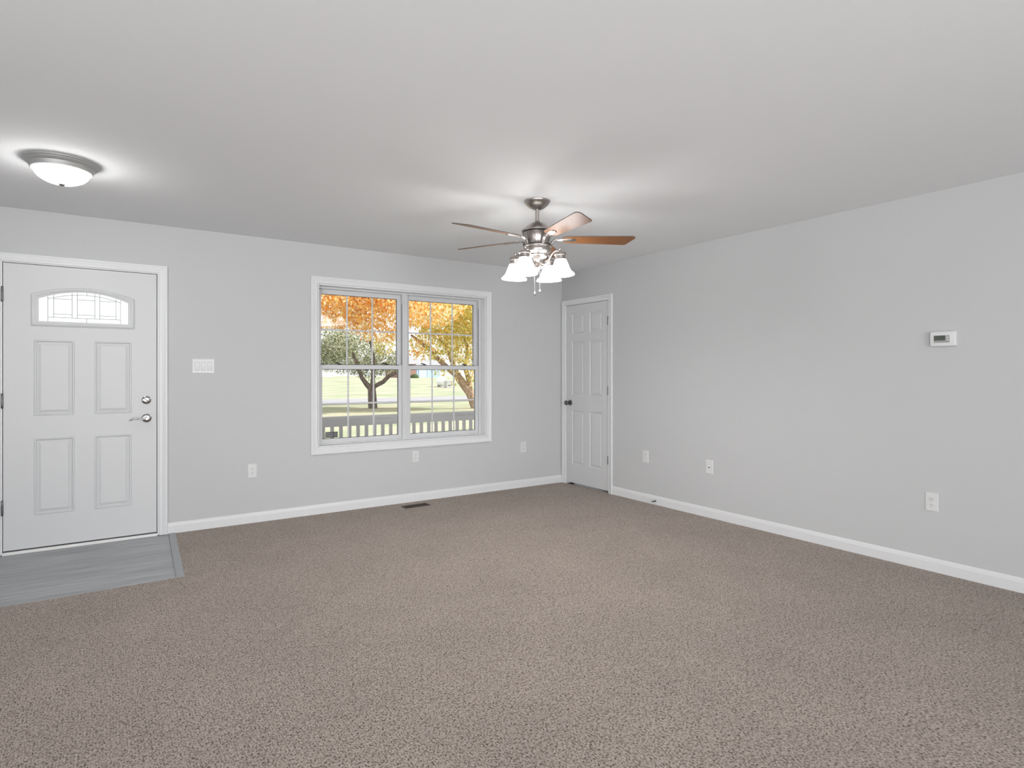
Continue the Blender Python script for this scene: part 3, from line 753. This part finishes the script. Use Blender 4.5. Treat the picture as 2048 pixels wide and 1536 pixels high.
# blades and blade irons
PITCH = math.radians(12.6)
for th in (4, -67, -140, 149, 76):
    a = math.radians(th); rad = RT * math.cos(a) + FW * math.sin(a); tan = UP.cross(rad)        # tan: counter-clockwise
    drop = tan * math.cos(PITCH) - UP * math.sin(PITCH); nrm = rad.cross(drop).normalized()
    O = Vector((FC.x, FC.y, 2.182))
    B = lambda r, w, h: O + rad * r + drop * w + nrm * h
    r0, r1 = 0.165, 0.655; half = lambda r: 0.050 + 0.018 * (r - r0) / (r1 - r0)
    out = []
    for k in range(9):      # rounded root
        q = PI / 2 + PI * k / 8; out.append((r0 + 0.05 + 0.05 * math.cos(q), half(r0) * math.sin(q)))
    out.append((r0 + 0.25, -half(r0 + 0.25)))
    for k in range(6):
        q = -PI / 2 + PI / 2 * k / 5; out.append((r1 - 0.020 + 0.030 * math.cos(q), -half(r1) + 0.030 + 0.030 * math.sin(q)))
    for k in range(6):
        q = PI / 2 * k / 5; out.append((r1 - 0.055 + 0.030 * math.cos(q), half(r1) - 0.030 + 0.030 * math.sin(q)))
    out.append((r0 + 0.25, half(r0 + 0.25)))
    mb = MB(); mb.loops([[B(r, w, h) for r, w in out] for h in (-0.003, 0.003)], True, True, True)
    fb = mb.build('fan_blade', 'wood', fan, bevel=0.001)
    fb.data.materials.append(M['blade_edge'])
    for p in fb.data.polygons:
        if len(p.vertices) == 4: p.material_index = 1
    P2 = lambda r, z: O * 1.0 + rad * r + UP * (z - O.z)
    mb = MB()
    mb.tube([P2(0.088, 2.134), P2(0.097, 2.150), P2(0.105, 2.166), P2(0.122, 2.178), P2(0.145, 2.178), P2(0.170, 2.176)], [0.013, 0.015, 0.015, 0.014, 0.013, 0.011], 14, True, 0.6)
    tg = []
    for k in range(15):
        q = -PI / 2 + PI * k / 14; tg.append((0.225 + 0.045 * math.cos(q), 0.024 * math.sin(q)))
    tg += [(0.150, 0.013), (0.150, -0.013)]
    sgn = -1 if nrm.z > 0 else 1
    mb.loops([[B(r, w * s2, sgn * h) for r, w in tg] for h, s2 in ((0.0032, 1.0), (0.0060, 1.0), (0.0100, 0.6))], True, True, True)
    mb.build('blade_iron', 'nickel', fan, True, auto=50)

# four lamp arms with bell shades
for k in range(4):
    a = math.radians(-30 + 90 * k); rad = RT * math.cos(a) + FW * math.sin(a)
    Q = lambda r, z: Vector((FC.x, FC.y, z)) + rad * r
    mb = MB(); mb.tube([Q(0.020, 2.022), Q(0.040, 2.006), Q(0.062, 2.004), Q(0.080, 2.020), Q(0.098, 2.052), Q(0.118, 2.078), Q(0.142, 2.090), Q(0.160, 2.088), Q(0.172, 2.078)], [0.006, 0.0065, 0.0065, 0.006, 0.006, 0.006, 0.0065, 0.006, 0.007], 12)
    mb.ball(Q(0.050, 1.996), 0.009, 12, 8)
    arm = mb.build('lamp_arm', 'nickel', fan, True, auto=60)
    ax = (UP * math.cos(math.radians(3)) - rad * math.sin(math.radians(3))).normalized()
    X = UP.cross(rad).normalized(); Y = ax.cross(X).normalized(); o = Q(0.172, 2.068)
    mt2 = Matrix(((X.x, Y.x, ax.x, o.x), (X.y, Y.y, ax.y, o.y), (X.z, Y.z, ax.z, o.z), (0, 0, 0, 1)))
    mb = MB(); mb.lathe([(0.0001, 0.040), (0.007, 0.038), (0.0095, 0.031), (0.007, 0.024), (0.005, 0.020), (0.007, 0.014), (0.018, 0.010), (0.034, 0.004), (0.038, -0.002), (0.040, -0.006), (0.040, -0.012), (0.033, -0.016), (0.033, -0.034), (0.037, -0.038), (0.037, -0.042), (0.031, -0.042)], mt2, 32, False, True)
    mb.build('shade_fitter', 'nickel', arm, True, auto=40)
    pr = [(0.030, -0.038), (0.035, -0.041), (0.039, -0.048), (0.046, -0.066), (0.053, -0.086), (0.059, -0.104), (0.067, -0.119), (0.079, -0.131), (0.087, -0.139), (0.088, -0.144), (0.086, -0.147)]
    mb = MB(); mb.lathe(pr + [(r - 0.004, z + 0.001) for r, z in pr[::-1]], mt2, 40)
    mb.build('glass_shade', 'shade', arm, True, auto=60, label='lit white frosted bell shade')
    mb = MB(); mb.lathe([(0.012, -0.040), (0.013, -0.066), (0.022, -0.088), (0.026, -0.106), (0.022, -0.124), (0.010, -0.136), (0.0001, -0.138)], mt2, 20, True); mb.build('light_bulb', 'bulb', arm, True)

for dx, dz, zb in ((-0.018, 0.0, 1.806), (0.017, 0.012, 1.822)):
    p = Vector((FC.x, FC.y, 0)) + RT * dx - FW * 0.03
    mb = MB(); mb.tube([(p.x, p.y, 2.055), (p.x, p.y, zb + 0.014)], 0.0014, 8); ch = mb.build('pull_chain', 'nickel', fan, True)
    mb = MB(); mb.lathe([(0.0015, 0.016), (0.003, 0.012), (0.0065, 0.004), (0.007, -0.002), (0.0045, -0.007), (0.0001, -0.008)], Matrix.Translation((p.x, p.y, zb)), 14, True); mb.build('chain_pull', 'chrome', ch, True)

# ------------------------------------------------------------------ outside: porch
struct(MB().box(-4, 9, D + 0.16, 7.25, -0.30, -0.15).build('porch_floor', 'porch'), 'grey porch deck outside the window', 'porch')
struct(MB().box(-4, 9, D + 0.16, 7.35, 2.48, 2.60).box(-4, 9, 7.10, 7.25, 2.325, 2.48).build('porch_roof', 'soffit'), 'porch roof edge above the window view', 'porch')
YR = 7.10
t = thing('porch_railing', 'grey painted porch railing with square balusters outside the window', 'railing', (3.3, YR, -0.15))
MB().box(0.6, 6.2, YR - 0.03, YR + 0.08, 0.715, 0.750).box(0.6, 6.2, YR, YR + 0.045, 0.630, 0.715).build('top_rail', 'rail', t)
MB().box(0.6, 6.2, YR, YR + 0.045, -0.06, 0.0).build('bottom_rail', 'rail', t)
for k in range(42):
    x = 2.103 - 0.1067 * 11 + k * 0.1067
    MB().box(x - 0.0175, x + 0.0175, YR + 0.005, YR + 0.040, 0.0, 0.630).build('baluster', 'rail', t)
for x in (0.55, 6.25): MB().box(x - 0.05, x + 0.05, YR - 0.03, YR + 0.07, -0.15, 2.325).build('porch_post', 'rail', t)


# ------------------------------------------------------------------ outside: ground
def gz(x, y):
    if y < 33.5: return -0.6
    if y < 41: return -0.6 + 0.1 * (y - 33.5) / 7.5
    u = min(1.0, (y - 41) / 41.0)
    return -0.5 + (1.0 + 0.010 * (50 - x) * 0.5) * (u * u * (3 - 2 * u) * 0.5 + u * 0.5)


mb = MB(); ys = [D + 0.16, 10, 15, 20, 25, 30, 33.5, 37, 41, 45, 50, 55, 60, 65, 70, 75, 82, 95, 120, 170]; xs_ = [-60 + 10 * i for i in range(21)]
V = [[mb.bm.verts.new((x, y, gz(x, y))) for x in xs_] for y in ys]
for j in range(len(ys) - 1):
    for i in range(len(xs_) - 1): mb.bm.faces.new((V[j][i], V[j][i + 1], V[j + 1][i + 1], V[j + 1][i]))
struct(mb.build('lawn', 'grass', smooth=True), 'pale green and tan lawn rising beyond the road', 'lawn')
mb = MB(); mb.loops([[Vector((x, y, gz(x, y) + 0.02)) for y in (34.5, 36, 38, 40.2)] for x in (-60, 0, 60, 140)], False)
struct(mb.build('road', 'road'), 'pale grey street crossing behind the trees', 'road')


# ------------------------------------------------------------------ trees
def leaves(blobs, n, size, seed, drop=0.0):
    rnd = random.Random(seed); mb = MB(); tot = sum(b[3] * b[4] * b[5] for b in blobs)
    vol = [b[3] * b[4] * b[5] / tot for b in blobs]
    for b, v in zip(blobs, vol):
        for _ in range(int(n * v)):
            while True:
                p = Vector((rnd.uniform(-1, 1), rnd.uniform(-1, 1), rnd.uniform(-1, 1)))
                if p.length < 1 and rnd.random() < 0.35 + 0.65 * p.length: break
            c = Vector((b[0] + p.x * b[3], b[1] + p.y * b[4], b[2] + p.z * b[5]))
            u = Vector((rnd.gauss(0, 1), rnd.gauss(0, 1), rnd.gauss(0, 1) - drop)).normalized(); w = u.orthogonal().normalized()
            w = Matrix.Rotation(rnd.uniform(0, 2 * PI), 3, u) @ w; s = size * rnd.uniform(0.6, 1.3)
            n_ = u.cross(w) * s * 0.12
            pts = [c - u * s * 0.6, c + w * s * 0.28 + n_, c + u * s * 0.6, c - w * s * 0.28 + n_]
            mb.bm.faces.new([mb.bm.verts.new(q) for q in pts])
    return mb


def branch(mb, pts, r0, r1):
    n = len(pts); mb.tube(pts, [r0 + (r1 - r0) * i / (n - 1) for i in range(n)], 10)


# rays: d(px) gives world direction; tree stands at distance t from the camera
def ray(px, py, t):
    u = (px - 1024) / 1188; v = (py - 746.32) / 1188
    return Vector(((u * CS + SN) * t, (-u * SN + CS) * t, CAMZ - v * t))


T1 = thing('maple_tree', 'large orange and gold leaved tree leaning in from the right of the view', 'tree', ray(952, 816, 31.8))
mb = MB()
branch(mb, [ray(955, 822, 31.8), ray(948, 806, 31.8), ray(940, 786, 31.8), ray(925, 766, 31.8), ray(912, 748, 31.8)], 0.27, 0.20)
branch(mb, [ray(914, 752, 31.8), ray(898, 738, 31.8), ray(880, 722, 31.6), ray(862, 702, 31.2), ray(838, 682, 31.0), ray(822, 670, 30.8)], 0.17, 0.06)
branch(mb, [ray(918, 756, 31.8), ray(908, 735, 31.8), ray(900, 712, 31.8), ray(888, 690, 31.8), ray(872, 660, 31.8)], 0.16, 0.06)
branch(mb, [ray(940, 786, 31.8), ray(938, 760, 31.8), ray(930, 735, 32.0), ray(935, 700, 32.0), ray(925, 650, 32.0)], 0.16, 0.07)
branch(mb, [ray(905, 742, 31.8), ray(890, 736, 31.2), ray(872, 738, 30.6)], 0.08, 0.03)
mb.build('trunk', 'bark', T1, True)


def bl(px, py, t, rx, ry, rz):
    c = ray(px, py, t); return (c.x, c.y, c.z, rx, ry, rz)


leaves([bl(690, 560, 29, 2.6, 2.0, 1.7), bl(650, 622, 29.5, 2.0, 1.6, 0.95), bl(760, 620, 30, 2.0, 1.6, 1.7), bl(715, 615, 29.5, 1.7, 1.5, 1.3), bl(850, 590, 29, 2.3, 2.0, 1.6), bl(842, 700, 30.5, 0.8, 0.7, 0.55), bl(770, 560, 31, 2.6, 2.0, 1.8), bl(590, 560, 29, 2.2, 2, 1.6)],
       20000, 0.18, 3, 0.9).build('orange_foliage', 'leaf_orange', T1, label='orange leaves on the left and top of the crown')
leaves([bl(900, 620, 32, 2.3, 2.0, 1.9), bl(945, 680, 32, 1.7, 1.4, 1.5), bl(870, 690, 31.5, 1.4, 1.2, 0.9), bl(985, 620, 32, 2.4, 2.0, 2.2), bl(925, 735, 31, 0.8, 0.6, 0.45), bl(885, 742, 31, 0.65, 0.5, 0.28), bl(770, 690, 32, 0.7, 0.7, 0.7), bl(908, 762, 31.2, 0.35, 0.3, 0.25), bl(955, 750, 31.5, 0.7, 0.5, 0.9)],
       15500, 0.165, 5, 0.7).build('golden_foliage', 'leaf_gold', T1, label='golden and green leaves around the trunk')

T2 = thing('pear_tree', 'grey green leaved tree with forked trunk seen through the left pane', 'tree', ray(746, 819, 31.7))
mb = MB()
branch(mb, [ray(746, 821, 31.7), ray(745, 805, 31.7), ray(744, 785, 31.7), ray(743, 776, 31.7)], 0.25, 0.20)
branch(mb, [ray(743, 779, 31.7), ray(733, 768, 31.7), ray(724, 756, 31.7), ray(716, 735, 31.8), ray(705, 705, 32)], 0.16, 0.06)
branch(mb, [ray(744, 780, 31.7), ray(750, 772, 31.7), ray(766, 764, 31.7), ray(778, 752, 31.7), ray(792, 745, 31.8)], 0.13, 0.10)
branch(mb, [ray(744, 780, 31.7), ray(746, 755, 31.8), ray(748, 720, 32), ray(740, 680, 32.2)], 0.14, 0.05)
mb.build('trunk', 'bark_grey', T2, True)
leaves([bl(705, 700, 34, 1.9, 1.8, 1.15), bl(665, 695, 34, 1.6, 1.5, 1.2), bl(735, 735, 32.5, 1.2, 1.0, 0.6), bl(770, 725, 33, 1.3, 1.2, 0.75), bl(700, 742, 32.5, 1.1, 0.9, 0.22), bl(640, 715, 34, 1.2, 1.2, 0.6), bl(748, 760, 31.9, 0.35, 0.3, 0.3)],
       15000, 0.10, 9, 0.2).build('foliage', 'leaf_green', T2)

# ------------------------------------------------------------------ far things on the crest
CAM_X = lambda px: ray(px, 746.32, 1).x / ray(px, 746.32, 1).y


def house(name, px0, px1, ytop, ybot, t, wallm, label, cat, roof=0.0):
    a = ray(px0, ybot, t); b = ray(px1, ybot, t); b = Vector((CAM_X(px1) * a.y, a.y, b.z)); zt = ray(px0, ytop, t).z; zb = min(gz(a.x, a.y), gz(b.x, b.y)) - 0.1
    w = (b - a).length; ang = math.atan2(b.y - a.y, b.x - a.x)
    o = thing(name, label, cat, (a.x, a.y, zb)); c = Matrix.Translation((a.x, a.y, 0)) @ Matrix.Rotation(ang, 4, 'Z')
    def bx(x0, x1, y0, y1, z0, z1):
        m = MB(); L = [[c @ Vector((x, y, z)) for x, y in ((x0, y0), (x1, y0), (x1, y1), (x0, y1))] for z in (z0, z1)]; m.loops(L, True, True, True); return m
    bx(0, w, 0, 6, zb, zt).build('wall', wallm, o)
    if roof:
        m = MB(); m.loops([[c @ Vector((x, y, z)) for y, z in ((-0.3, zt), (3, zt + roof), (6.3, zt))] for x in (-0.3, w + 0.3)], True, True, True); m.build('roof', 'roofing', o)
    return o, bx, w, zb, zt


o, bx, w, zb, zt = house('garage', 834, 880, 731, 758, 100, 'siding_blue', 'pale blue garage on the crest behind the lawn', 'garage', 1.2)
bx(w * 0.08, w * 0.40, -0.06, 0, zb + 0.1, zt - 0.5).build('garage_door', mat('pale_blue_door', (0.55, 0.70, 0.90), 0.5), o)
bx(w * 0.46, w * 0.49, -0.05, 0, zb, zt).build('corner_board', 'siding_white', o)
house('brick_house', 800, 832.5, 728, 758, 93, 'brick', 'dark brick house end beside the pale blue garage', 'house', 1.4)
o, bx, w, zb, zt = house('white_house', 600, 668, 735, 752, 110, 'siding_white', 'white house at the far left of the crest', 'house', 1.2)
bx(w * 0.72, w * 0.84, -0.05, 0, zb + 1.0, zt - 0.3).build('window', M['cabinet_grey'], o)
c = ray(829, 757, 88)
b = MB().ball((c.x, c.y, gz(c.x, c.y)), 0.65, 20, 12, (1.05, 0.9, 0.95)).build('round_bush', 'bush', smooth=True)
tag(b, 'dark green round bush in front of the brick house on the crest', 'bush')
c = ray(883, 770, 62); g = gz(c.x, c.y)
o = thing('propane_tank', 'white rounded tank standing on the lawn behind the trees', 'tank', (c.x, c.y, g))
MB().ball((c.x, c.y, g + 0.58), 0.55, 20, 12, (0.85, 1.3, 0.95)).build('tank_body', 'tank_white', o, True)
for q in (-0.4, 0.3): MB().box(c.x - 0.3, c.x + 0.3, c.y + q, c.y + q + 0.1, g - 0.02, g + 0.2).build('foot', 'cabinet_grey', o)
c = ray(896, 772, 60); g = gz(c.x, c.y)
o = thing('utility_cabinet', 'grey utility cabinet beside the white tank on the lawn', 'cabinet', (c.x, c.y, g))
MB().box(c.x - 0.30, c.x + 0.32, c.y - 0.3, c.y + 0.3, g - 0.02, g + 0.70).build('cabinet_body', 'cabinet_grey', o, bevel=0.02)
MB().box(c.x - 0.32, c.x + 0.34, c.y - 0.32, c.y + 0.32, g + 0.70, g + 0.76).build('lid', 'tank_white', o)
MB().box(c.x - 0.12, c.x + 0.12, c.y - 0.312, c.y - 0.3, g + 0.22, g + 0.30).build('louver', 'dark', o)
